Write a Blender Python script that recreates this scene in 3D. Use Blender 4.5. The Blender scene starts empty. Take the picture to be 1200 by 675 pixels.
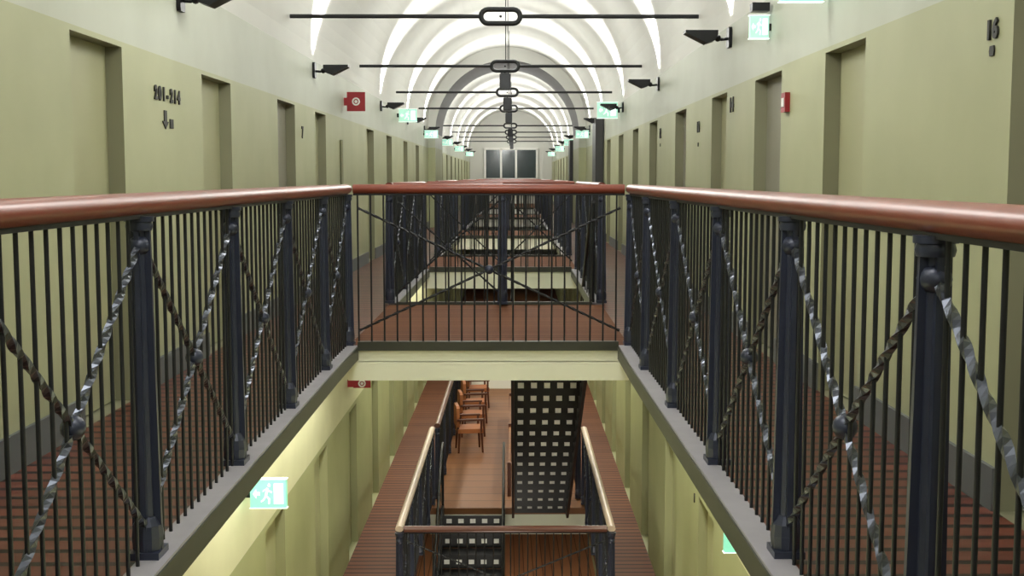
import bpy, bmesh, math, random
from mathutils import Vector, Matrix
random.seed(7)
PI = math.pi
sc = bpy.context.scene
col = sc.collection
sc.view_settings.view_transform = 'Standard'
sc.view_settings.look = 'None'
sc.view_settings.exposure = 0.0

# ---------------------------------------------------------------- dimensions
E = 1.30                      # eye height over the upper walkway
XL, XR = -2.18, 1.92          # corridor walls
XC = -0.13                    # axis of the vault
ZD = 2.07                     # dado height over each floor
ZS = 2.60                     # springing of the vault
RV = 2.05                     # vault radius
Z1 = -3.90                    # lower walkway floor
Z0 = -7.80                    # ground floor
YE = 60.0                     # end wall
YB = -4.0                     # wall behind the viewer
VL, VR = -1.13, 0.865         # steel edges of the upper well
RL, RR = -1.21, 0.96          # upper railing lines
LVL, LVR = -1.27, 1.20        # lower well
def bend(y):                  # the long corridor drifts very slightly to the right
    return 0.009*max(0.0, y-8.0)

# ---------------------------------------------------------------- materials
def lin(c):
    return tuple(((v/255/12.92) if v/255 <= .04045 else ((v/255+.055)/1.055)**2.4) for v in c)+(1,)
def new_mat(name):
    m = bpy.data.materials.new(name); m.use_nodes = True
    nt = m.node_tree
    return m, nt, nt.nodes['Principled BSDF']
def N(nt, t, **kw):
    n = nt.nodes.new(t)
    for k, v in kw.items(): setattr(n, k, v)
    return n
def plain(name, rgb, rough=.6, metal=0, var=.12, scale=6, spec=.5, bump=0):
    m, nt, b = new_mat(name)
    tc = N(nt, 'ShaderNodeTexCoord')
    no = N(nt, 'ShaderNodeTexNoise'); no.inputs['Scale'].default_value = scale; no.inputs['Detail'].default_value = 4
    nt.links.new(tc.outputs['Object'], no.inputs['Vector'])
    mx = N(nt, 'ShaderNodeMix', data_type='RGBA')
    c = lin(rgb)
    mx.inputs['A'].default_value = tuple(v*(1-var) for v in c[:3])+(1,)
    mx.inputs['B'].default_value = tuple(min(1, v*(1+var)) for v in c[:3])+(1,)
    nt.links.new(no.outputs['Fac'], mx.inputs['Factor'])
    nt.links.new(mx.outputs['Result'], b.inputs['Base Color'])
    b.inputs['Roughness'].default_value = rough; b.inputs['Metallic'].default_value = metal
    b.inputs['Specular IOR Level'].default_value = spec
    if bump:
        bp = N(nt, 'ShaderNodeBump'); bp.inputs['Strength'].default_value = bump; bp.inputs['Distance'].default_value = .01
        nt.links.new(no.outputs['Fac'], bp.inputs['Height']); nt.links.new(bp.outputs['Normal'], b.inputs['Normal'])
    return m
def wall_mat(name, zsplit, low, high):
    m, nt, b = new_mat(name)
    tc = N(nt, 'ShaderNodeTexCoord'); sp = N(nt, 'ShaderNodeSeparateXYZ')
    nt.links.new(tc.outputs['Object'], sp.inputs[0])
    no = N(nt, 'ShaderNodeTexNoise'); no.inputs['Scale'].default_value = 1.6; no.inputs['Detail'].default_value = 5
    nt.links.new(tc.outputs['Object'], no.inputs['Vector'])
    gt = N(nt, 'ShaderNodeMath', operation='GREATER_THAN'); gt.inputs[1].default_value = zsplit
    nt.links.new(sp.outputs['Z'], gt.inputs[0])
    mx = N(nt, 'ShaderNodeMix', data_type='RGBA')
    mx.inputs['A'].default_value = lin(low); mx.inputs['B'].default_value = lin(high)
    nt.links.new(gt.outputs[0], mx.inputs['Factor'])
    m2 = N(nt, 'ShaderNodeMix', data_type='RGBA', blend_type='MULTIPLY')
    rp = N(nt, 'ShaderNodeValToRGB'); rp.color_ramp.elements[0].color = (.9, .9, .88, 1); rp.color_ramp.elements[1].color = (1, 1, 1, 1)
    rp.color_ramp.elements[0].position = .3; rp.color_ramp.elements[1].position = .65
    nt.links.new(no.outputs['Fac'], rp.inputs[0])
    m2.inputs['Factor'].default_value = 1
    nt.links.new(mx.outputs['Result'], m2.inputs['A']); nt.links.new(rp.outputs[0], m2.inputs['B'])
    nt.links.new(m2.outputs['Result'], b.inputs['Base Color'])
    b.inputs['Roughness'].default_value = .55
    b.inputs['Specular IOR Level'].default_value = .3
    return m
def plank_mat(name, c1, c2, pitch, gap, axis='Y', rough=.35, gapcol=(28, 14, 12), spec=.4):
    m, nt, b = new_mat(name)
    tc = N(nt, 'ShaderNodeTexCoord'); sp = N(nt, 'ShaderNodeSeparateXYZ')
    nt.links.new(tc.outputs['Object'], sp.inputs[0])
    dv = N(nt, 'ShaderNodeMath', operation='DIVIDE'); dv.inputs[1].default_value = pitch
    nt.links.new(sp.outputs[axis], dv.inputs[0])
    fr = N(nt, 'ShaderNodeMath', operation='FRACT'); nt.links.new(dv.outputs[0], fr.inputs[0])
    fl = N(nt, 'ShaderNodeMath', operation='FLOOR'); nt.links.new(dv.outputs[0], fl.inputs[0])
    wn = N(nt, 'ShaderNodeTexWhiteNoise', noise_dimensions='1D'); nt.links.new(fl.outputs[0], wn.inputs['W'])
    mp = N(nt, 'ShaderNodeMapping'); mp.inputs['Scale'].default_value = (2, 26, 6) if axis == 'Y' else (26, 2, 6)
    nt.links.new(tc.outputs['Object'], mp.inputs[0])
    no = N(nt, 'ShaderNodeTexNoise'); no.inputs['Scale'].default_value = 1.2; no.inputs['Detail'].default_value = 5
    nt.links.new(mp.outputs[0], no.inputs['Vector'])
    ad = N(nt, 'ShaderNodeMath', operation='ADD'); nt.links.new(wn.outputs['Value'], ad.inputs[0]); nt.links.new(no.outputs['Fac'], ad.inputs[1])
    hf = N(nt, 'ShaderNodeMath', operation='MULTIPLY'); hf.inputs[1].default_value = .5; nt.links.new(ad.outputs[0], hf.inputs[0])
    mx = N(nt, 'ShaderNodeMix', data_type='RGBA'); mx.inputs['A'].default_value = lin(c1); mx.inputs['B'].default_value = lin(c2)
    nt.links.new(hf.outputs[0], mx.inputs['Factor'])
    gp = N(nt, 'ShaderNodeMath', operation='LESS_THAN'); gp.inputs[1].default_value = gap
    nt.links.new(fr.outputs[0], gp.inputs[0])
    m2 = N(nt, 'ShaderNodeMix', data_type='RGBA'); m2.inputs['B'].default_value = lin(gapcol)
    nt.links.new(gp.outputs[0], m2.inputs['Factor']); nt.links.new(mx.outputs['Result'], m2.inputs['A'])
    nt.links.new(m2.outputs['Result'], b.inputs['Base Color'])
    bp = N(nt, 'ShaderNodeBump'); bp.invert = True; bp.inputs['Strength'].default_value = .6; bp.inputs['Distance'].default_value = .01
    nt.links.new(gp.outputs[0], bp.inputs['Height']); nt.links.new(bp.outputs['Normal'], b.inputs['Normal'])
    b.inputs['Roughness'].default_value = rough; b.inputs['Specular IOR Level'].default_value = spec
    return m
def glow(name, rgb, s):
    m, nt, b = new_mat(name)
    tc = N(nt, 'ShaderNodeTexCoord'); no = N(nt, 'ShaderNodeTexNoise'); no.inputs['Scale'].default_value = 9
    nt.links.new(tc.outputs['Object'], no.inputs['Vector'])
    mx = N(nt, 'ShaderNodeMix', data_type='RGBA'); c = lin(rgb)
    mx.inputs['A'].default_value = tuple(v*.88 for v in c[:3])+(1,); mx.inputs['B'].default_value = c
    nt.links.new(no.outputs['Fac'], mx.inputs['Factor'])
    nt.links.new(mx.outputs['Result'], b.inputs['Base Color']); nt.links.new(mx.outputs['Result'], b.inputs['Emission Color'])
    b.inputs['Emission Strength'].default_value = s
    return m

KH = (172, 174, 140); CR = (184, 188, 174)
M = dict(
    wall=wall_mat('painted_wall', ZD, KH, CR),
    lwall=wall_mat('lower_painted_wall', Z1+ZD, (172, 176, 132), (222, 222, 186)),
    gwall=wall_mat('ground_painted_wall', Z0+ZD, KH, CR),
    vault=plain('vault_plaster', (212, 212, 206), .7, var=.04, scale=2),
    arch=plain('arch_soffit_shade', (122, 120, 122), .7, var=.06, scale=2),  # grey holds the unlit shade of the soffit in its colour
    door=plain('door_paint', (164, 164, 130), .5, var=.05, scale=2),
    greydoor=plain('grey_door_paint', (136, 134, 118), .5, var=.06, scale=2),
    darkdoor=plain('dark_door_paint', (60, 60, 62), .5, var=.08, scale=2),
    ldoor=plain('lower_door_paint', (170, 172, 132), .5, var=.05, scale=2),
    lframe=plain('lower_reveal_paint', (160, 162, 124), .5, var=.05, scale=2),
    exitp=glow('exit_sign_pale', (176, 226, 206), .62),
    frame=plain('door_reveal_shade', (136, 135, 110), .5, var=.06, scale=3),  # darker than the wall: lintel and recess shadow put into the colour
    skirt=plain('grey_skirting', (98, 102, 102), .5, var=.06, scale=3),
    floor=plank_mat('walkway_planks', (78, 38, 30), (124, 70, 54), .14, .30, rough=.4, spec=.25),
    bfloor=plank_mat('bridge_planks', (92, 56, 38), (120, 78, 52), .14, .10, rough=.75, gapcol=(60, 30, 20), spec=.12),
    lfloor=plank_mat('lower_walkway_planks', (98, 56, 38), (126, 80, 54), .16, .20, spec=.2, rough=.6, gapcol=(42, 22, 18)),
    lounge=plank_mat('lounge_planks', (112, 70, 42), (136, 92, 58), .42, .05, rough=.5, gapcol=(66, 40, 26)),
    ground=plank_mat('ground_planks', (150, 100, 74), (180, 126, 94), .22, .10, axis='X', rough=.45, gapcol=(92, 50, 34)),
    cream=plain('cream_beam', (236, 238, 220), .55, var=.05, scale=3),
    iron=plain('blue_black_iron', (48, 53, 71), .36, .2, var=.18, scale=14),
    bar=plain('black_bar', (36, 38, 42), .4, .3, var=.2, scale=20),
    twist=plain('twisted_bar_paint', (88, 92, 102), .28, .8, var=.2, scale=20),
    plate=plain('grey_steel_edge', (156, 153, 160), .5, .1, var=.14, scale=8),
    edge=plain('dark_steel_edge', (62, 64, 56), .5, .2, var=.14, scale=8),
    rail=plain('varnished_handrail', (124, 62, 47), .32, var=.22, scale=5, spec=.4),
    darkrail=plain('dark_handrail', (92, 58, 48), .35, var=.2, scale=5),
    litrail=plain('lit_handrail', (196, 176, 160), .35, var=.1, scale=5),  # pale because light from above is put into the rail colour
    black=plain('black_metal', (20, 21, 24), .4, .3, var=.2, scale=12),
    rod=plain('tie_rod_paint', (34, 36, 38), .5, .2, var=.15, scale=9),
    tread=plain('pale_hole_light', (242, 242, 238), .45, .0, var=.12, scale=15),  # pale colour for light in the riser holes, not used on the treads
    glyph=plain('black_lettering', (30, 30, 24), .6, var=.1),
    red=plain('red_sign', (150, 24, 34), .45, var=.08),
    white=plain('white_paint', (240, 240, 236), .5, var=.03),
    glass=plain('dark_window_glass', (40, 52, 54), .12, var=.25, scale=3),
    exitg=glow('exit_sign_green', (140, 226, 196), .7),
    exitw=glow('exit_sign_white', (236, 255, 248), 1.0),
    lampglow=glow('lamp_glow', (255, 250, 236), 6),
    orange=plain('orange_seat', (158, 96, 56), .6, var=.12),
    wood=plain('chair_wood', (84, 44, 28), .45, var=.2, scale=10),
)

# ---------------------------------------------------------------- mesh builder (world coordinates)
class MB:
    def __init__(s): s.v = []; s.f = []
    def add(s, vs, fs):
        o = len(s.v); s.v += [tuple(p) for p in vs]; s.f += [tuple(i+o for i in f) for f in fs]; return s
    def box(s, x0, x1, y0, y1, z0, z1):
        vs = [(x, y, z) for z in (z0, z1) for y in (y0, y1) for x in (x0, x1)]
        return s.add(vs, [(0, 2, 3, 1), (4, 5, 7, 6), (0, 1, 5, 4), (2, 6, 7, 3), (0, 4, 6, 2), (1, 3, 7, 5)])
    def quad(s, a, b, c, d): return s.add([a, b, c, d], [(0, 1, 2, 3)])
    def prism(s, pts, p0, p1, ux, uz):
        # closed 2D profile swept from p0 to p1; ux, uz are the profile axes
        p0, p1, ux, uz = map(Vector, (p0, p1, ux, uz)); n = len(pts)
        vs = [p0+ux*a+uz*b for a, b in pts]+[p1+ux*a+uz*b for a, b in pts]
        fs = [(i, (i+1) % n, n+(i+1) % n, n+i) for i in range(n)]+[tuple(range(n))[::-1], tuple(range(n, 2*n))]
        return s.add(vs, fs)
    def sweep(s, prof, pts, ux, uz):
        ux, uz = Vector(ux), Vector(uz); n = len(prof); k = len(pts)
        vs = [Vector(p)+ux*a+uz*b for p in pts for a, b in prof]
        fs = [(i*n+j, i*n+(j+1) % n, (i+1)*n+(j+1) % n, (i+1)*n+j) for i in range(k-1) for j in range(n)]
        return s.add(vs, fs+[tuple(range(n))[::-1], tuple(range((k-1)*n, k*n))])
    def tube(s, path, r, n=8, closed=False):
        path = [Vector(p) for p in path]; k = len(path); rings = []
        up = None
        for i, p in enumerate(path):
            a = path[i-1] if (i > 0 or closed) else p
            b = path[(i+1) % k] if (i < k-1 or closed) else p
            d = (b-a).normalized()
            if up is None:
                up = Vector((0, 0, 1)) if abs(d.z) < .9 else Vector((1, 0, 0))
            x = d.cross(up).normalized(); u = x.cross(d).normalized(); up = u
            rr = r[i] if isinstance(r, (list, tuple)) else r
            rings.append([p+x*math.cos(2*PI*j/n)*rr+u*math.sin(2*PI*j/n)*rr for j in range(n)])
        vs = [q for R in rings for q in R]; fs = []
        for i in range(k if closed else k-1):
            A, B = i*n, ((i+1) % k)*n
            for j in range(n): fs.append((A+j, A+(j+1) % n, B+(j+1) % n, B+j))
        if not closed: fs += [tuple(range(n))[::-1], tuple(range((k-1)*n, k*n))]
        return s.add(vs, fs)
    def lathe(s, c, prof, n=12):      # vertical axis, prof = [(r, z)]
        vs = [(c[0]+r*math.cos(2*PI*j/n), c[1]+r*math.sin(2*PI*j/n), c[2]+z) for r, z in prof for j in range(n)]
        fs = [(i*n+j, i*n+(j+1) % n, (i+1)*n+(j+1) % n, (i+1)*n+j) for i in range(len(prof)-1) for j in range(n)]
        fs += [tuple(range(n))[::-1], tuple(range((len(prof)-1)*n, len(prof)*n))]
        return s.add(vs, fs)
    def ball(s, c, r, n=10, m=6, sx=1, sy=1, sz=1):
        vs = []; fs = []
        for i in range(m+1):
            t = PI*i/m
            for j in range(n):
                a = 2*PI*j/n
                vs.append((c[0]+sx*r*math.sin(t)*math.cos(a), c[1]+sy*r*math.sin(t)*math.sin(a), c[2]+sz*r*math.cos(t)))
        for i in range(m):
            for j in range(n): fs.append((i*n+j, (i+1)*n+j, (i+1)*n+(j+1) % n, i*n+(j+1) % n))
        return s.add(vs, fs)
    def twist(s, p0, p1, w, turns):   # square bar twisted about its own axis
        p0, p1 = Vector(p0), Vector(p1); d = (p1-p0); L = d.length; d.normalize()
        x = d.cross(Vector((1, 0, 0))).normalized() if abs(d.x) < .9 else d.cross(Vector((0, 1, 0))).normalized()
        y = d.cross(x); k = int(turns*16)+1; vs = []; fs = []
        for i in range(k+1):
            a = 2*PI*turns*i/k; c = p0+d*(L*i/k)
            for j in range(4):
                b = a+PI/2*j; vs.append(c+x*math.cos(b)*w*.707+y*math.sin(b)*w*.707)
        for i in range(k):
            for j in range(4): fs.append((i*4+j, i*4+(j+1) % 4, i*4+4+(j+1) % 4, i*4+4+j))
        fs += [(0, 1, 2, 3), (k*4+3, k*4+2, k*4+1, k*4)]
        return s.add(vs, fs)
    def build(s, name, mat, parent=None, smooth=False, bent=True, loc=None):
        """vertices are world coordinates; loc = object origin in the world"""
        base = Vector(parent['wl']) if parent is not None else Vector((0, 0, 0))
        o0 = Vector(loc) if loc is not None else base
        vs = [(x+(bend(y) if bent else 0)-o0.x, y-o0.y, z-o0.z) for x, y, z in s.v]
        me = bpy.data.meshes.new(name); me.from_pydata(vs, [], s.f); me.update()
        bm = bmesh.new(); bm.from_mesh(me); bmesh.ops.recalc_face_normals(bm, faces=bm.faces); bm.to_mesh(me); bm.free()
        if smooth:
            for p in me.polygons: p.use_smooth = True
            me.set_sharp_from_angle(angle=math.radians(48))
        me.materials.append(mat)
        o = bpy.data.objects.new(name, me); col.objects.link(o)
        if parent is not None:
            o.parent = parent
        o.location = o0-base
        return o
def tag(o, label, cat, group=None, kind=None):
    o['label'] = label; o['category'] = cat
    if group: o['group'] = group
    if kind: o['kind'] = kind
    return o
def thing(name, label, cat, loc, group=None):
    o = bpy.data.objects.new(name, None); o.empty_display_size = .1; col.objects.link(o)
    p = Vector(loc); p.x += bend(p.y); o.location = p; o['wl'] = tuple(p)
    return tag(o, label, cat, group)
def struct(name, mb, mat, smooth=False):
    o = mb.build(name, mat, smooth=smooth); o['kind'] = 'structure'; return o

# ---------------------------------------------------------------- setting: walls with doorways
left_doors = [(1.2, 2.1), (3.5, 4.35), (6.10, 6.92), (8.70, 9.58), (11.45, 12.35), (13.60, 14.35), (18.3, 19.2), (21.1, 22.0), (24.3, 25.2), (27.3, 28.2)]
right_doors = [(1.1, 2.0), (3.66, 4.56), (6.42, 7.22), (8.36, 9.28), (10.5, 11.3), (12.98, 13.86), (15.6, 16.5), (18.0, 18.85), (20.5, 21.4), (23.2, 24.1), (27.8, 28.7)]
y = 36.6
while y < 58:
    left_doors.append((y, y+.9)); right_doors.append((y+.2, y+1.1)); y += 2.75
left_grey = {4}; right_grey = {1, 3, 5}
lower_l = []; lower_r = []
y = 2.6
while y < 58:
    lower_l.append((y, y+.9)); lower_r.append((y+.3, y+1.2)); y += 2.65
dn = [0]
def make_wall(side, X, s, doors, z0, z1, zd, mat, grey, name, dmat='door', fmat='frame'):
    w = MB(); D = .13
    ys = [YB]+[v for d in doors for v in d]+[YE]
    cuts = sorted(set([YB, 8.0, YE]+[v for d in doors for v in d]))
    for a, b in zip(cuts[:-1], cuts[1:]):
        isdoor = any(abs(a-d[0]) < 1e-6 or (d[0] < a < d[1]) for d in doors)
        zz = zd if isdoor else z0
        w.quad((X, a, zz), (X, b, zz), (X, b, z1), (X, a, z1))
    for k, (a, b) in enumerate(doors):
        dn[0] += 1
        d = MB()
        d.quad((X, a, z0), (X+s*D, a, z0), (X+s*D, a, zd), (X, a, zd))
        d.quad((X, b, z0), (X+s*D, b, z0), (X+s*D, b, zd), (X, b, zd))
        d.quad((X, a, zd), (X, b, zd), (X+s*D, b, zd), (X+s*D, a, zd))
        d.quad((X, a, z0), (X, b, z0), (X+s*D, b, z0), (X+s*D, a, z0))
        xa, xb = sorted((X+s*(D-.035), X+s*(D+.01)))
        d.box(xa, xb, a+.0, b-.0, z0+.01, zd-.0)
        do = struct('door_%d' % dn[0], d, M['greydoor'] if k in grey else M[dmat])
        do.data.materials.append(M[fmat])
        for f in do.data.polygons[:4]: f.material_index = 1
    return struct(name, w, mat)
make_wall('left', XL, -1, left_doors, 0, ZS, ZD-.03, M['wall'], left_grey, 'wall_left')
make_wall('right', XR, 1, right_doors, 0, ZS, ZD-.03, M['wall'], right_grey, 'wall_right')
make_wall('left', XL, -1, lower_l, Z1, -.02, Z1+ZD-.06, M['lwall'], {}, 'wall_lower_left', 'ldoor', 'lframe')
make_wall('right', XR, 1, lower_r, Z1, -.02, Z1+ZD-.06, M['lwall'], {}, 'wall_lower_right', 'ldoor', 'lframe')
for nm, X in (('wall_ground_left', XL), ('wall_ground_right', XR)):
    w = MB()
    for a, b in ((YB, 8), (8, YE)): w.quad((X, a, Z0), (X, b, Z0), (X, b, Z1-.05), (X, a, Z1-.05))
    struct(nm, w, M['gwall'])
def gable(y):
    pts = [(XL, y, Z0), (XR, y, Z0), (XR, y, ZS)]
    pts += [(XC+RV*math.cos(PI*i/32), y, ZS+RV*math.sin(PI*i/32)) for i in range(33)]+[(XL, y, ZS)]
    w = MB(); w.add(pts, [tuple(range(len(pts)))]); return w
struct('wall_end', gable(YE), M['vault'])
struct('wall_back', gable(YB), M['wall'])
# vault
v = MB(); ysv = [YB, 8, 20, 31.2, 45, YE]; nseg = 40
for a, b in zip(ysv[:-1], ysv[1:]):
    for i in range(nseg):
        t0, t1 = PI*i/nseg, PI*(i+1)/nseg
        p = lambda t, yy: (XC+RV*math.cos(t), yy, ZS+RV*math.sin(t))
        v.quad(p(t0, a), p(t1, a), p(t1, b), p(t0, b))
bm_o = struct('ceiling', v, M['vault'], smooth=True)
# transverse arch and piers narrowing the corridor
a = MB(); fc = MB(); ri = 1.86; za = 2.45
y0, y1, n = 31.2, 34.2, 40
for i in range(n):
    t0, t1 = PI*i/n, PI*(i+1)/n
    P = lambda r, t, yy, z=za: (XC+r*math.cos(t), yy, z+r*math.sin(t))
    a.quad(P(ri, t0, y0), P(ri, t1, y0), P(ri, t1, y1), P(ri, t0, y1))
    for yy in (y0, y1): fc.quad(P(ri, t0, yy), P(ri, t1, yy), P(RV+.01, t1, yy, ZS), P(RV+.01, t0, yy, ZS))
for yy in (y0, y1):
    for sx in (-1, 1): fc.quad((XC+sx*ri, yy, za), (XC+sx*RV, yy, za), (XC+sx*RV, yy, ZS), (XC+sx*ri, yy, za+.001))
struct('trim_90', fc, M['vault'])
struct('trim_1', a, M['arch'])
for k, (xa, xb) in enumerate(((XL, XC-ri), (XC+ri, XR))):
    p = MB(); p.box(xa, xb, 31.2, 34.2, 0, za); struct('trim_%d' % (2+k), p, M['wall'])
# skirtings
def skirting(name, X, s, doors):
    b = MB(); cur = YB
    for (p, q) in doors+[(YE, YE)]:
        segs = [(cur, p)] if not (cur < 8 < p) else [(cur, 8), (8, p)]
        for u, w_ in segs:
            xa, xb = sorted((X, X-s*.018)); b.box(xa, xb, u, w_, 0, .17)
        cur = q
    struct(name, b, M['skirt'])
skirting('baseboard_left', XL, -1, left_doors); skirting('baseboard_right', XR, 1, right_doors)

# ---------------------------------------------------------------- floors
bridges = [(-4.0, 0.6), (9.06, 12.2), (16.7, 19.7), (25.9, 29.4), (37.8, 42.0), (50.0, YE)]
def slab(name, x0, x1, y0, y1, z, t, mat, step=100):
    b = MB(); ys = [y0]+[q for q in (8.0,) if y0 < q < y1]+[y1]
    for p, q in zip(ys[:-1], ys[1:]): b.box(x0, x1, p, q, z-t, z)
    return struct(name, b, mat)
slab('floor', XL, VL-.085, YB, YE, 0, .15, M['floor'])
slab('floor', VR+.095, XR, YB, YE, 0, .15, M['floor'])
for (p, q) in bridges:
    slab('floor', VL-.085, VR+.095, p+.06, q-.03, 0, .10, M['bfloor'])
lower_bridges = [(YB, 13.0), (18.45, YE)]
slab('floor_lower_left', XL, LVL, YB, YE, Z1, .22, M['lfloor'])
slab('floor_lower_right', LVR, XR, YB, YE, Z1, .22, M['lfloor'])
for (p, q) in lower_bridges:
    slab('floor_lower', LVL, LVR, p+.02, q-.02, Z1, .10, M['lounge'])
slab('floor_ground', XL, XR, YB, YE, Z0, .2, M['ground'])
# cream beams under the bridges, steel edging round the wells
tn = [3]
def trim(mb, mat):
    tn[0] += 1; return struct('trim_%d' % tn[0], mb, mat)
for (p, q) in bridges:
    b = MB(); b.box(VL-.08, VR+.085, p+.03, q-.03, -.255, -.105); b.box(VL, VR, p+.03, p+.058, -.11, -.008)
    trim(b, M['white'] if p > 20 else M['cream'])  # far beams whitened, the strong light on them put into the colour
    if p > 0:
        b = MB(); b.box(VL, VR, p, p+.055, -.02, .05); trim(b, M['edge'])
    if q < YE:
        b = MB(); b.box(VL, VR, q-.03, q+.02, -.10, .03); trim(b, M['edge'])
for (p, q) in lower_bridges:
    b = MB(); b.box(LVL, LVR, p+.02, q-.02, Z1-.42, Z1-.10); trim(b, M['cream'])
wells = list(zip([b[1] for b in bridges[:-1]], [b[0] for b in bridges[1:]]))
for (p, q) in wells:
    for X, s in ((VL, -1), (VR, 1)):
        ys = [p]+([8.0] if p < 8 < q else [])+[q]
        b = MB(); c = MB()
        for u, w_ in zip(ys[:-1], ys[1:]):
            xa, xb = sorted((X, X+s*.10)); b.box(xa, xb, u, w_, -.03, .022)
            xa, xb = sorted((X-s*.006, X+s*.03)); c.box(xa, xb, u, w_, -.085, .012)
        trim(b, M['plate']); trim(c, M['edge'])

# ---------------------------------------------------------------- railings
def make_post(h=1.17):
    m = MB()
    # tapering cruciform cast-iron post on a square foot
    for (wa, wb, ta, tb, ax) in ((.050, .036, .010, .008, 0), (.050, .036, .010, .008, 1)):
        z0, z1 = .03, h
        def ring(w, t, z): return [(-w, -t, z), (w, -t, z), (w, t, z), (-w, t, z)] if ax == 0 else [(-t, -w, z), (t, -w, z), (t, w, z), (-t, w, z)]
        vs = ring(wa, ta, z0)+ring(wb, tb, z1)
        m.add(vs, [(0, 3, 2, 1), (4, 5, 6, 7)]+[(i, (i+1) % 4, 4+(i+1) % 4, 4+i) for i in range(4)])
    m.lathe((0, 0, 0), [(.032, .03), (.026, .3), (.022, h)], 10)
    return m
def foot_mb():
    m = MB(); m.box(-.052, .052, -.06, .06, .02, .045); m.lathe((0, 0, 0), [(.05, .045), (.054, .09), (.05, .13), (.034, .16)], 12)
    return m
def boss_mb():
    m = MB(); m.ball((0, 0, 1.075), .040, 12, 8, .95, 1.15, .9); m.lathe((0, 0, 0), [(.042, 1.125), (.046, 1.14), (.042, 1.155)], 12)
    m.lathe((0, 0, 0), [(.05, 1.155), (.05, 1.172)], 12)
    return m
def mesh_of(mb, name, mat, smooth=False):
    o = mb.build(name, mat, bent=False, smooth=smooth); me = o.data; bpy.data.objects.remove(o); return me
POST = mesh_of(make_post(), 'post', M['iron']); FOOT = mesh_of(foot_mb(), 'foot', M['iron']); BOSS = mesh_of(boss_mb(), 'boss', M['iron'], True)
BAL = mesh_of(MB().tube([(0, 0, .02), (0, 0, 1.18)], .0068, 8), 'baluster', M['bar'], True)
KNOB = mesh_of(MB().ball((0, 0, 0), .036, 12, 8), 'knob', M['iron'], True)
def inst(name, me, parent, wp):
    o = bpy.data.objects.new(name, me); col.objects.link(o); o.parent = parent
    p = Vector(wp); p.x += bend(p.y); b = Vector(parent['wl'])
    if parent.parent: b = Vector(parent['wl'])
    o.location = p-b; o['wl'] = tuple(p)
    return o
RAILPROF = [(.047*math.cos(2*PI*i/14)*(1.0), .037*math.sin(2*PI*i/14)) for i in range(14)]
def railing(label, p0, p1, posts, z=0.0, railmat='rail', brace=True, spacing=.0985, group='iron railings round the upper well', ext=(0, 0), detail=True, span=None, dark=False):
    """p0, p1: (x, y) ends; posts: distances along"""
    A, B = Vector((p0[0], p0[1], z)), Vector((p1[0], p1[1], z)); d = (B-A); L = d.length; d.normalize()
    t = thing('railing', label, 'railing', A, group)
    pt = lambda s, h: tuple(A+d*s+Vector((0, 0, h)))
    side = (d.y, -d.x, 0)
    # handrail, split at the bend
    m = MB()
    k = max(1, int(L/3))
    m.sweep(RAILPROF, [pt(L*i/k, 1.213) for i in range(k+1)], side, (0, 0, 1))
    m.build('handrail', M[railmat], t, smooth=True)
    m = MB()
    m.sweep([(-.018, 0), (.018, 0), (.018, .014), (-.018, .014)], [pt(L*i/k, 1.165) for i in range(k+1)], side, (0, 0, 1))
    m.build('top_bar', M['bar'], t)
    for s in posts:
        po = inst('post', POST, t, pt(s, 0))
        if detail:
            inst('foot', FOOT, po, pt(s, 0)); inst('boss', BOSS, po, pt(s, 0))
    n = int(L/spacing)
    for i in range(n+1):
        s = i*spacing+(.03 if span else 0)
        if s > L-.02: continue
        if any(abs(s-q) < .045 for q in posts): continue
        inst('baluster', BAL, t, pt(s, 0))
    if brace:
        for s0, s1 in (span or list(zip(posts[:-1], posts[1:]))):
            gap = s1-s0
            off = Vector(side)*.0
            ea, eb = s0+.03, s1-.03
            tw = 3.4*gap
            for (za, zb) in ((1.07, .13), (.13, 1.07)):
                m = MB().twist(Vector(pt(ea, za))+off, Vector(pt(eb, zb))+off, .015 if dark else .020, tw)
                m.build('brace', M['bar'] if dark else M['twist'], t)
            inst('cross_knob', KNOB, t, pt((s0+s1)/2, .60))
    return t
PY = [1.33, 2.65, 3.97, 5.29, 6.61, 7.93, 9.10]
railing('near left railing with red-brown handrail and twisted cross bars', (RL, .6), (RL, 9.1), [y_-.6 for y_ in PY])
railing('near right railing with red-brown handrail and twisted cross bars', (RR, .6), (RR, 9.1), [y_-.6 for y_ in PY])
I = .056
W = RR-RL
railing('short railing crossing the well on the near edge of the first bridge', (RL+I, 9.1), (RR-I, 9.1), [], dark=True, span=[(0, W-2*I)], group='iron railings on the bridges', spacing=.0985)
# back edge of the first bridge: railing left of the stair head
railing('railing on the far edge of the first bridge beside the stair head', (RL+I, 12.10), (-.05, 12.10), [1.10], dark=True, span=[(0, 1.10)], group='iron railings on the bridges', brace=True)
names = ['second', 'third', 'fourth', 'fifth']
for i, (p, q) in enumerate(wells[1:]):
    nm = names[i]
    n = max(2, int(round((q-p)/1.32))); ps = [(q-p)*k/n for k in range(n+1)]
    for X, sd in ((RL, 'left'), (RR, 'right')):
        railing('%s side railing along the %s well of the upper corridor' % (sd, nm), (X, p+.02), (X, q), ps, brace=i < 2, detail=i < 2)
    railing('railing across the corridor at the far end of the %s well' % nm, (RL+I, q+.06), (RR-I, q+.06), [W/2-I], dark=True, span=[(0, W/2-I), (W/2-I, W-2*I)], group='iron railings on the bridges', brace=i < 1, detail=i < 2)
    if i >= 1:
        railing('railing across the corridor at the near end of the %s well' % nm, (RL+I, p-.05), (RR-I, p-.05), [W/2-I], group='iron railings on the bridges', brace=False, detail=False)
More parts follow.
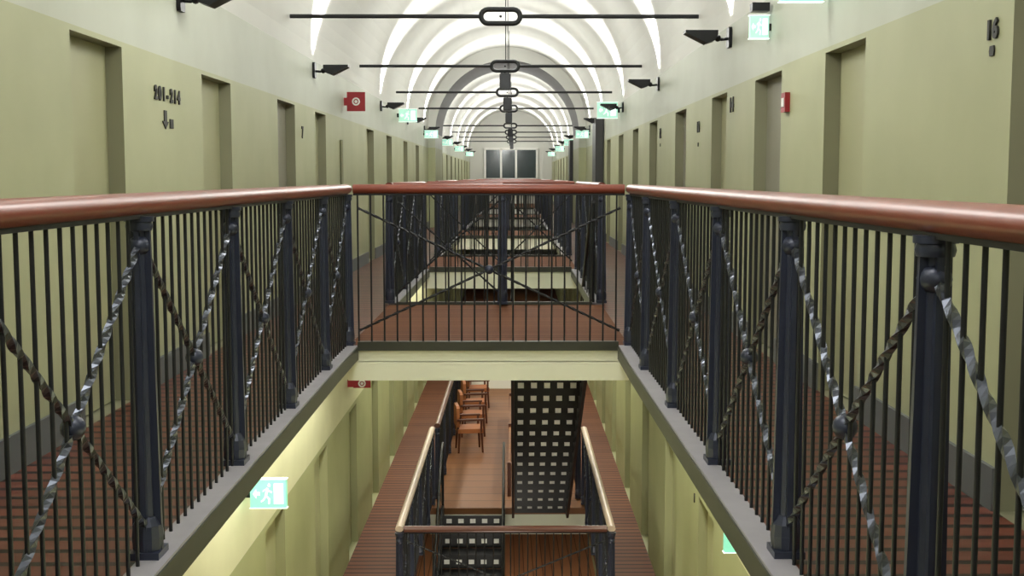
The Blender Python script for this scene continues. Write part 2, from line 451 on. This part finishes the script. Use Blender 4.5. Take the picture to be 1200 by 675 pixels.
# lower storey
LL, LR = -1.245, 1.175
LG = 'iron railings round the lower well'
ps = [0, 1.4, 2.8, 4.2, 5.35]
railing('left lower railing with lit-toned handrail beside the lower well', (LL, 13.3), (LL, 18.75), ps, z=Z1, railmat='litrail', group=LG)
railing('right lower railing with lit-toned handrail beside the lower well', (LR, 13.3), (LR, 18.75), ps, z=Z1, railmat='litrail', group=LG)
railing('dark railing crossing the near end of the lower well', (LL+I, 13.3), (LR-I, 13.3), [], dark=True, span=[(0, LR-LL-2*I)], z=Z1, railmat='darkrail', group=LG)
railing('dark railing along the left side of the lower seating area', (-1.18, 19.0), (-1.18, 29.0), [k*1.6 for k in range(7)], z=Z1, railmat='darkrail', group=LG, brace=False)
railing('dark railing along the right side of the lower seating area', (1.10, 19.0), (1.10, 29.0), [k*1.6 for k in range(7)], z=Z1, railmat='darkrail', group=LG, brace=False)

# ---------------------------------------------------------------- stairs with perforated risers
def riser_mb(x0, x1, y, z0, z1, n=5):
    m = MB(); w = (x1-x0); cell = w/n; hw = cell*.46; zz0, zz1 = z0+(z1-z0)*.36, z0+(z1-z0)*.74
    th = .010
    m.box(x0, x1, y-th, y+th, z0, zz0); m.box(x0, x1, y-th, y+th, zz1, z1)
    xs = x0
    for i in range(n):
        c = x0+cell*(i+.5)
        m.box(xs, c-hw/2, y-th, y+th, zz0, zz1); xs = c+hw/2
    m.box(xs, x1, y-th, y+th, zz0, zz1)
    return m
def stair(label, x0, x1, ytop, ztop, ybot, zbot, n=18):
    """rises toward whichever end is ytop"""
    t = thing('staircase', label, 'staircase', ((x0+x1)/2, ybot, zbot), 'black iron stairs between the storeys')
    dz = (ztop-zbot)/n; dy = (ytop-ybot)/n; sg = 1 if dy > 0 else -1
    for k in range(1, n):
        z = zbot+dz*k; ya = ybot+dy*(k-1); yb = ybot+dy*k
        a_, b_ = sorted((ya-.0*sg, yb+.0*sg))
        s = MB().box(x0+.02, x1-.02, a_, b_, z-.022, z).build('tread', M['black'], t)
    for k in range(1, n+1):
        z = zbot+dz*k; ya = ybot+dy*(k-1)
        rs = riser_mb(x0+.02, x1-.02, ya+.012*sg, z-dz+.004, z-.024).build('riser', M['black'], t)
        rs['wl'] = t['wl']
        MB().box(x0+.03, x1-.03, ya+.009*sg, ya+.015*sg, z-dz+.03, z-.05).build('hole_light_panel', M['tread'], rs)  # added pale plate, stands for light showing through the perforations
        rs.children[0].location = (0, 0, 0)
    for X in (x0, x1):
        m = MB(); up = .10; dn_ = .16
        vs = []
        for xx in (X-.018, X+.018):
            vs += [(xx, ybot, zbot+.02), (xx, ybot, zbot+dz+up), (xx, ytop-dy, ztop+up-.02), (xx, ytop, ztop+up-.05), (xx, ytop, ztop-.24), (xx, ybot+dy*1.1, zbot+.02)]
        m.add(vs, [(0, 1, 2, 3, 4, 5), (11, 10, 9, 8, 7, 6)]+[(i, (i+1) % 6, 6+(i+1) % 6, 6+i) for i in range(6)])
        m.build('stringer', M['black'], t)
        h = MB()
        path = [(X, ybot, zbot+1.0), (X, ybot+dy, zbot+1.05+dz), (X, ytop-dy, ztop+1.0), (X, ytop, ztop+1.05)]
        h.tube(path, .02, 8); h.build('handrail', M['black'], t, smooth=True)
        for k in range(0, n+1, 1):
            yy = ybot+dy*k; zz = zbot+dz*k
            MB().tube([(X, yy, zz+.02), (X, yy, zz+1.04)], .007 if k % 6 else .018, 6).build('baluster', M['bar'], t)
    return t
stair('black iron stair with perforated risers rising from lower floor to first bridge', .045, .875, 12.24, 0.0, 18.2, Z1)
stair('black iron stair with perforated risers dropping from seating area to ground', -1.06, -.10, 18.46, Z1, 12.5, Z0)

# ---------------------------------------------------------------- tie rods and hung boxes
rods = [12.0, 17.3, 22.55, 27.8, 37.0, 42.3, 47.6, 52.9]
ZR = E+1.585
hw = math.sqrt(RV**2-(ZR-ZS)**2)
def stadium(cx, y, z, a, b, n=8):
    pts = []
    for i in range(n+1):
        t = -PI/2+PI*i/n; pts.append((cx+a+b*math.cos(t), y, z+b*math.sin(t)))
    for i in range(n+1):
        t = PI/2+PI*i/n; pts.append((cx-a+b*math.cos(t), y, z+b*math.sin(t)))
    return pts
ordn = ['first', 'second', 'third', 'fourth', 'fifth', 'sixth', 'seventh', 'eighth']
for i, yr in enumerate(rods):
    t = thing('tie_rod', 'black iron tie rod spanning the vault, %s from the camera' % ordn[i], 'tie rod', (XC, yr, ZR), 'tie rods across the vault')
    cx = XC+.06
    for s in (-1, 1):
        MB().tube([(cx+s*.20, yr, ZR), (XC+s*(hw-.012), yr, ZR)], .021, 8).build('rod', M['rod'], t, smooth=True)
    MB().tube(stadium(cx, yr, ZR, .125, .068), .026, 8, closed=True).build('link', M['rod'], t, smooth=True)
    MB().ball((cx, yr, ZR), .014, 8, 6).build('bolt', M['rod'], t, smooth=True)
    if i >= 1:
        MB().tube([(cx+.01, yr, ZR+.08), (cx+.01, yr, ZS+RV-.01)], .008, 6).build('hanger', M['rod'], t, smooth=True)
        y2 = yr+.0
        b = thing('loudspeaker', 'black box hung under the %s tie rod from the camera' % ordn[i], 'loudspeaker', (cx, y2, ZR-.34), 'black boxes hung under the tie rods')
        m = MB(); m.prism([(-.07, -.12), (.07, -.12), (.078, -.09), (.078, .10), (.06, .12), (-.06, .12), (-.078, .10), (-.078, -.09)], (cx, y2-.06, ZR-.22), (cx, y2+.06, ZR-.22), (1, 0, 0), (0, 0, 1))
        m.build('cabinet', M['black'], b)
        MB().box(cx-.06, cx+.06, y2-.068, y2-.06, ZR-.32, ZR-.12).build('grille', M['bar'], b)
        MB().tube([(cx, y2, ZR-.11), (cx, y2, ZR-.088)], .012, 6).build('bracket', M['black'], b)

# ---------------------------------------------------------------- wall uplighters with their light
def uplighter(side, y, label, power):
    X, s = (XL, 1) if side == 'left' else (XR, -1)
    z = E+1.19
    t = thing('wall_uplighter', label, 'lamp', (X, y, z), 'black uplighters along the walls')
    m = MB(); m.prism([(-.05, -.085), (.05, -.085), (.06, -.06), (.06, .06), (.05, .085), (-.05, .085), (-.06, .06), (-.06, -.06)], (X+s*.002, y, z), (X+s*.03, y, z), (0, 1, 0), (0, 0, 1))
    m.build('wall_plate', M['black'], t)
    m = MB(); m.tube([(X+s*.03, y, z-.01), (X+s*.08, y, z-.015), (X+s*.14, y, z+.0)], .014, 8); m.ball((X+s*.115, y, z-.005), .03, 10, 6)
    m.build('arm', M['black'], t, smooth=True)
    # wedge-shaped reflector bowl, open on top
    pr = [(.125, .055), (.40, .055), (.40, .035), (.22, -.055), (.15, -.03), (.125, .02)]
    m = MB(); m.prism(pr, (X, y-.085, z), (X, y-.078, z), (s, 0, 0), (0, 0, 1)); m.prism(pr, (X, y+.078, z), (X, y+.085, z), (s, 0, 0), (0, 0, 1))
    shell = [(.125, .055), (.125, .02), (.15, -.03), (.22, -.055), (.40, .035), (.40, .055), (.39, .055), (.385, .038), (.218, -.045), (.157, -.022), (.133, .022), (.133, .055)]
    m.prism(shell, (X, y-.08, z), (X, y+.08, z), (s, 0, 0), (0, 0, 1))
    hd = m.build('lamp_head', M['black'], t)
    m = MB(); m.box(min(X+s*.19, X+s*.27), max(X+s*.19, X+s*.27), y-.07, y+.07, z-.012, z+.004); m.build('bulb', M['lampglow'], t)
    L = bpy.data.lights.new('uplight', 'SPOT'); L.energy = power; L.color = (1, 1, .97)
    L.spot_size = math.radians(120); L.spot_blend = .45; L.shadow_soft_size = .03
    o = bpy.data.objects.new('uplight', L); col.objects.link(o)
    o.location = (X+s*.17+bend(y), y, z+.07)
    # narrow along the corridor, wide across the vault
    o.rotation_euler = (0, math.radians(180-s*-8), 0)
    o.scale = (1.0, .46, 1.0)
    return t
U = 330
ls = [3.0, 8.15, 13.5, 20.2, 25.2, 29.8, 36.2, 42, 47.2, 52.4, 57]
rs = [5.2, 10.35, 15.45, 20.5, 25.4, 29.6, 35.6, 41.2, 46.4, 51.6, 57]
ordn += ['ninth', 'tenth', 'eleventh']
for i, y in enumerate(ls): uplighter('left', y, 'black wedge uplighter on the left wall, %s in its row from the camera' % ordn[i], U)
for i, y in enumerate(rs): uplighter('right', y, 'black wedge uplighter on the right wall, %s in its row from the camera' % ordn[i], U)

# ---------------------------------------------------------------- signs
def exit_sign(label, x0, x1, y, z0, z1, mat='exitp'):
    cx = (x0+x1)/2; w, h = x1-x0, z1-z0
    t = thing('exit_sign', label, 'exit sign', (cx, y, z0), 'lit green exit signs')
    MB().box(x0, x1, y, y+.05, z0, z1).build('panel', M[mat], t)
    e = .006
    for (a_, b_, c_, d_) in ((x0-e, x1+e, z0-e, z0), (x0-e, x1+e, z1, z1+e)): MB().box(a_, b_, y-.004, y+.055, c_, d_).build('rim', M['exitw'], t)
    # white pictogram: doorway, running figure and arrow
    m = MB(); yy = y-.004
    def R(u0, u1, v0, v1): m.box(x0+w*u0, x0+w*u1, yy, y, z0+h*v0, z0+h*v1)
    R(.66, .92, .14, .86)
    def P(pts): m.add([(x0+w*u, yy, z0+h*q) for u, q in pts]+[(x0+w*u, y, z0+h*q) for u, q in pts], [tuple(range(len(pts))), tuple(range(len(pts), 2*len(pts)))]+[(i, (i+1) % len(pts), len(pts)+(i+1) % len(pts), len(pts)+i) for i in range(len(pts))])
    P([(.40, .42), (.46, .40), (.52, .68), (.46, .72)])                 # trunk
    P([(.51, .76), (.55, .74), (.57, .80), (.55, .86), (.51, .86), (.49, .80)])  # head
    P([(.45, .66), (.47, .70), (.36, .62), (.35, .56)]); P([(.51, .64), (.60, .58), (.60, .53), (.51, .58)])   # arms
    P([(.41, .42), (.45, .40), (.38, .26), (.30, .20), (.30, .26), (.35, .29)]); P([(.44, .42), (.47, .42), (.56, .32), (.54, .14), (.50, .14), (.51, .30)])  # legs
    P([(.08, .5), (.17, .66), (.17, .56), (.27, .56), (.27, .44), (.17, .44), (.17, .34)])   # arrow
    m.build('pictogram', M['exitw'], t)
    m = MB()
    wx = XL if cx < 0 else XR
    a_, b_ = sorted((wx, x0 if cx < 0 else x1)); m.box(a_, max(b_, a_+.012), y+.01, y+.04, z0+h*.35, z0+h*.65)
    m.build('bracket', M['black'], t)
    return t
exit_sign('lit green exit sign on the lower left wall below the left railing', -2.13, -1.83, 9.75, -1.44, -1.2, 'exitg')
exit_sign('green exit sign cut by the top edge above the right doors', 1.63, 1.88, 7.15, 2.335, 2.56, 'exitg')
es = exit_sign('pale green exit sign with black bracket above the grey right door', 1.765, 1.90, 8.72, 2.30, 2.46)
MB().box(1.775, 1.90, 8.70, 8.80, 2.49, 2.55).build('black_housing', M['black'], es)
exit_sign('green exit sign behind the fourth uplighter on the right wall', 1.52, 1.88, 21.2, 2.34, 2.62)
exit_sign('green exit sign behind the fourth uplighter on the left wall', -2.14, -1.80, 23.0, 2.36, 2.60)
far = [(29.6, 'before the grey arch'), (36.5, 'just past the grey arch'), (44.5, 'halfway past the arch to the end'), (54.5, 'close to the end window')]
for k, (y, w_) in enumerate(far):
    o = .28 if 30 < y < 35 else 0
    exit_sign('small green exit sign on the far left wall %s' % w_, -2.15, -1.82, y, 2.27, 2.45)
    exit_sign('small green exit sign on the far right wall %s' % w_, 1.57, 1.89, y, 2.27, 2.45)
exit_sign('green exit sign on the lower right wall under the right railing', 1.62, 1.88, 8.6, -1.46, -1.22, 'exitg')

def fire_sign(label, x0, x1, y, z0, z1):
    t = thing('fire_sign', label, 'sign', ((x0+x1)/2, y, z0), 'red fire signs on the left')
    MB().box(x0, x1, y, y+.02, z0, z1).build('panel', M['red'], t)
    cx, cz, r = (x0+x1)/2, (z0+z1)/2, (x1-x0)*.24
    m = MB(); n = 14
    m.tube([(cx+r*.75*math.cos(2*PI*i/n), y-.004, cz+r*.75*math.sin(2*PI*i/n)) for i in range(n)], r*.2, 6, closed=True)
    m.prism([(r*.35*math.cos(2*PI*i/n), r*.35*math.sin(2*PI*i/n)) for i in range(n)], (cx, y-.006, cz), (cx, y, cz), (1, 0, 0), (0, 0, 1))
    m.build('symbol', M['white'], t)
    MB().box(XL, x0, y+.002, y+.018, cz-.05, cz+.05).build('bracket', M['red'], t)
fire_sign('red square fire sign with white symbol high on the left wall', -2.14, -1.90, 15.9, 2.17, 2.42)
fire_sign('red fire sign on the lower left wall below the first bridge', -2.10, -1.87, 15.9, -1.52, -1.40)
t = thing('fire_alarm_button', 'small red fire alarm box beside the grey right door', 'alarm button', (XR, 8.18, 2.0-.35), None)
MB().box(XR-.035, XR-.001, 8.09, 8.21, 1.74, 1.87).build('case', M['red'], t)
MB().box(XR-.04, XR-.035, 8.12, 8.18, 1.775, 1.835).build('button', M['white'], t)

def text_mesh(txt, size, ext=.006):
    c = bpy.data.curves.new('t', 'FONT'); c.body = txt; c.size = size; c.extrude = ext; c.align_x = 'CENTER'; c.align_y = 'CENTER'; c.offset = size*.05
    o = bpy.data.objects.new('t', c); col.objects.link(o); bpy.context.view_layer.update()
    me = bpy.data.meshes.new_from_object(o.evaluated_get(bpy.context.evaluated_depsgraph_get())); bpy.data.objects.remove(o)
    me.materials.clear(); me.materials.append(M['glyph'])
    return me
def letters(t, txt, size, rz, pitch=.62):
    n = len(txt)
    for i, ch in enumerate(txt):
        if ch == ' ': continue
        o = bpy.data.objects.new('numeral', text_mesh(ch, size)); col.objects.link(o); o.parent = t; o.rotation_euler = (PI/2, 0, rz)
        d = (i-(n-1)/2)*size*pitch
        o.location = (0, d if rz > 0 else -d, 0)
def wall_text(label, txt, side, y, z, size, arrow_z=None, sub=None, cat='number sign', pitch=.62):
    X = XL+.004 if side == 'left' else XR-.004
    rz = PI/2 if side == 'left' else -PI/2
    t = thing('number_sign', label, cat, (X, y, z), 'black numbers painted on the walls')
    letters(t, txt, size, rz, pitch)
    if arrow_z is not None:
        m = MB(); a_ = arrow_z; sg = 1 if side == 'left' else -1
        xa, xb = sorted((X-.003*sg, X+.003*sg))
        # downward arrow with a small block beside it
        def P(pts):
            m.prism(pts, (xa, y, z+a_), (xb, y, z+a_), (0, 1, 0), (0, 0, 1))
        if sub == 'arrow':
            P([(-.09, .06), (-.03, .06), (-.03, -.01), (.01, -.01), (-.06, -.06), (-.13, -.01), (-.09, -.01)])
            P([(.04, -.05), (.12, -.05), (.12, .01), (.04, .01)])
        else:
            P([(-.018, -.02), (.018, -.02), (.024, 0), (.018, .02), (-.018, .02), (-.024, 0)])
        m.build('arrow' if sub == 'arrow' else 'dot', M['glyph'], t)
    return t
wall_text('black number with arrow below between the first two left doors', '201-214', 'left', 7.82, E+.526, .115, -.157, 'arrow', pitch=.76)
wall_text('large black numeral over a dot at the near right door', '16', 'right', 4.745, E+.575, .1, -.08, 'dot')
wall_text('black numeral beside the third right door from the camera', '14', 'right', 10.25, E+.61, .16)
wall_text('small black sign pair between fourth and fifth right doors', '10', 'right', 12.1, E+.50, .14, -.17, 'dot')
wall_text('small black numeral beside the fifth right door', '12', 'right', 15.25, E+.55, .16, -.14, 'dot')
wall_text('small black numeral beside the grey left door', '7', 'left', 12.75, E+.47, .16)
# lower right wall marks
def low_text(label, txt, y, z, size):
    t = thing('number_sign', label, 'number sign', (XR-.004, y, z), 'black numbers painted on the walls')
    letters(t, txt, size, -PI/2)
low_text('black mark on the lower right wall nearer the camera', '3', 10.2, -1.88, .2)
low_text('black mark on the lower right wall farther from the camera', '15', 12.0, -1.75, .2)
low_text('small black mark below the farther one on the lower right wall', '1', 12.0, -1.98, .12)

# dark open door leaves at the far right
def leaf(label, x0, x1, y0, y1, h):
    t = thing('open_door_leaf', label, 'door', ((x0+x1)/2, y0, 0))
    MB().box(x0, x1, y0, y1, .01, h).build('leaf', M['darkdoor'], t)
    MB().tube([(x0-.02, y0+.06, .95), (x0-.02, y0+.06, 1.15)], .012, 8).build('handle', M['black'], t, smooth=True)
    for z in (.3, 1.2, h-.3): MB().tube([(x1-.012, y1+.008, z-.05), (x1-.012, y1+.008, z+.05)], .012, 6).build('hinge', M['black'], t)
leaf('tall dark door leaf standing open against the right wall', 1.74, 1.905, 24.9, 25.9, 2.52)
leaf('narrow dark door leaf at the right pier of the grey arch', 1.64, 1.74, 34.3, 35.2, 2.36)
# thin dark pipe on the left wall
t = MB().tube([(XL+.02, 15.5, .18), (XL+.02, 15.5, 1.78)], .02, 8).build('wall_pipe', M['frame'], None, smooth=True, loc=(XL+.02+bend(15.5), 15.5, .18))
tag(t, 'thin dark pipe upright on the left wall below the red sign', 'pipe')

# ---------------------------------------------------------------- end window
yw = YE-.06; wx0, wx1 = -.95, 1.02-.0; 
wx0, wx1 = -1.17, 1.42; wx0 -= .25; wx1 -= .25
m = MB(); z0, z1 = 1.0, E+1.42
ms = [wx0, wx0+.80, wx0+1.55, wx1]
for x in ms: m.box(x-.05, x+.05, yw-.06, yw+.06, z0-.5, z1)
for z in (z0-.5, z0-.12, z0+.22, z1): m.box(wx0-.05, wx1+.05, yw-.06, yw+.06, z-.05, z+.05)
struct('window_1', m, M['white'])
g = MB(); g.box(wx0, wx1, yw, yw+.03, z0-.5, z1); struct('window_2', g, M['glass'])

# ---------------------------------------------------------------- lower seating area
def chair(label, x, y, rot):
    t = thing('lounge_chair', label, 'chair', (x, y, Z1), 'wooden chairs in the lower seating area')
    ca, sa = math.cos(rot), math.sin(rot); bx_ = bend(y)
    def add(name, mb, mat, smooth=False):
        o = mb.build(name, mat, None, bent=False, smooth=smooth); o.parent = t; o.rotation_euler = (0, 0, rot); return o
    m = MB(); m.box(-.24, .24, -.24, .24, .38, .46); add('seat', m, M['orange'])
    m = MB(); m.prism([(-.24, .50), (.24, .50), (.24, .86), (.18, .90), (-.18, .90), (-.24, .86)], (0, .21, 0), (0, .27, 0), (1, 0, 0), (0, 0, 1)); add('backrest', m, M['orange'])
    for sx in (-1, 1):
        for sy in (-1, 1):
            add('leg', MB().tube([(sx*.23, sy*.23, 0), (sx*.21, sy*.21, .38)], [.018, .024], 8), M['wood'])
        add('armrest', MB().box(sx*.25-.03, sx*.25+.03, -.24, .26, .62, .655), M['wood'])
        add('arm_support', MB().box(sx*.25-.018, sx*.25+.018, -.22, -.18, .40, .62), M['wood'])
        add('back_post', MB().box(sx*.2-.018, sx*.2+.018, .22, .26, .38, .55), M['wood'])
pos = [('nearest', -.80, 22.5), ('second', -.80, 23.9), ('third', -.79, 25.2), ('farthest', -.78, 26.9)]
for w_, x, y in pos: chair('orange cushioned wooden chair by the lower left railing, %s of the row' % w_, x, y, PI/2+.15)
m = MB(); m.box(-1.0, 1.15, 29.2, 29.32, Z1, Z1+.62); m.box(-1.03, 1.18, 29.17, 29.35, Z1+.62, Z1+.66)
o = m.build('parapet', M['white'], None); o['kind'] = 'structure'; o.name = 'wall_parapet'
# wooden partition beside the stair
t = thing('wooden_screen', 'brown wooden low screen on the lower floor left of the stair', 'screen', (-.02, 19.2, Z1))
MB().box(-.04, 0, 19.2, 25.5, Z1+.02, Z1+.5).build('panel', M['lounge'], t)
for y in (19.2, 22.3, 25.5): MB().box(-.05, .01, y-.03, y+.03, Z1, Z1+.56).build('post', M['wood'], t)

# ---------------------------------------------------------------- lights
def area(loc, sx, sy, power, rot=(0, 0, 0), color=(1, .97, .88)):
    L = bpy.data.lights.new('area', 'AREA'); L.shape = 'RECTANGLE'; L.size = sx; L.size_y = sy; L.energy = power; L.color = color
    o = bpy.data.objects.new('area', L); col.objects.link(o); o.location = loc; o.rotation_euler = rot
def point(loc, power, r=.3, color=(1, .97, .9)):
    L = bpy.data.lights.new('point', 'POINT'); L.energy = power; L.shadow_soft_size = r; L.color = color
    o = bpy.data.objects.new('point', L); col.objects.link(o); o.location = loc
LC = (1, 1, .95)
for y, p in ((-2, 150), (2.5, 150), (7.5, 150), (13, 110), (18, 110), (23, 110), (28, 110), (38, 150), (45, 150), (51, 150), (57, 120)):
    point((XC+bend(y), y, 3.3), p*.80, .5, LC)  # unseen fill lamps along the vault, added for general brightness
for y in (4, 11, 20, 27):
    for X in (-1.72, 1.5):
        area((X+bend(y), y, -.45), .25, 5.5, 95, (0, math.radians(12 if X < 0 else -12), 0), (1, .98, .84))  # added fill below the walkways, no fixtures hang there
for y in (13, 24): point((XC+bend(y), y, Z1-1.0), 120, .3, (1, .93, .8))  # unseen fill lamps added to brighten the storey below
wd = bpy.data.worlds.new('w'); sc.world = wd; wd.use_nodes = True
wd.node_tree.nodes['Background'].inputs[0].default_value = (.8, .85, .9, 1); wd.node_tree.nodes['Background'].inputs[1].default_value = .15

# ---------------------------------------------------------------- camera
F = 1400.0
cam = bpy.data.cameras.new('camera'); cam.sensor_width = 36; cam.lens = F/1200*36; cam.clip_start = .05; cam.clip_end = 200
co = bpy.data.objects.new('camera', cam); col.objects.link(co)
pitch = math.atan((337.5-208)/F); yaw = math.atan((600-590.8)/F)
co.location = (0, 0, E); co.rotation_euler = (PI/2-pitch, 0, -yaw)
sc.camera = co
for o in list(bpy.data.objects):
    if 'wl' in o: del o['wl']
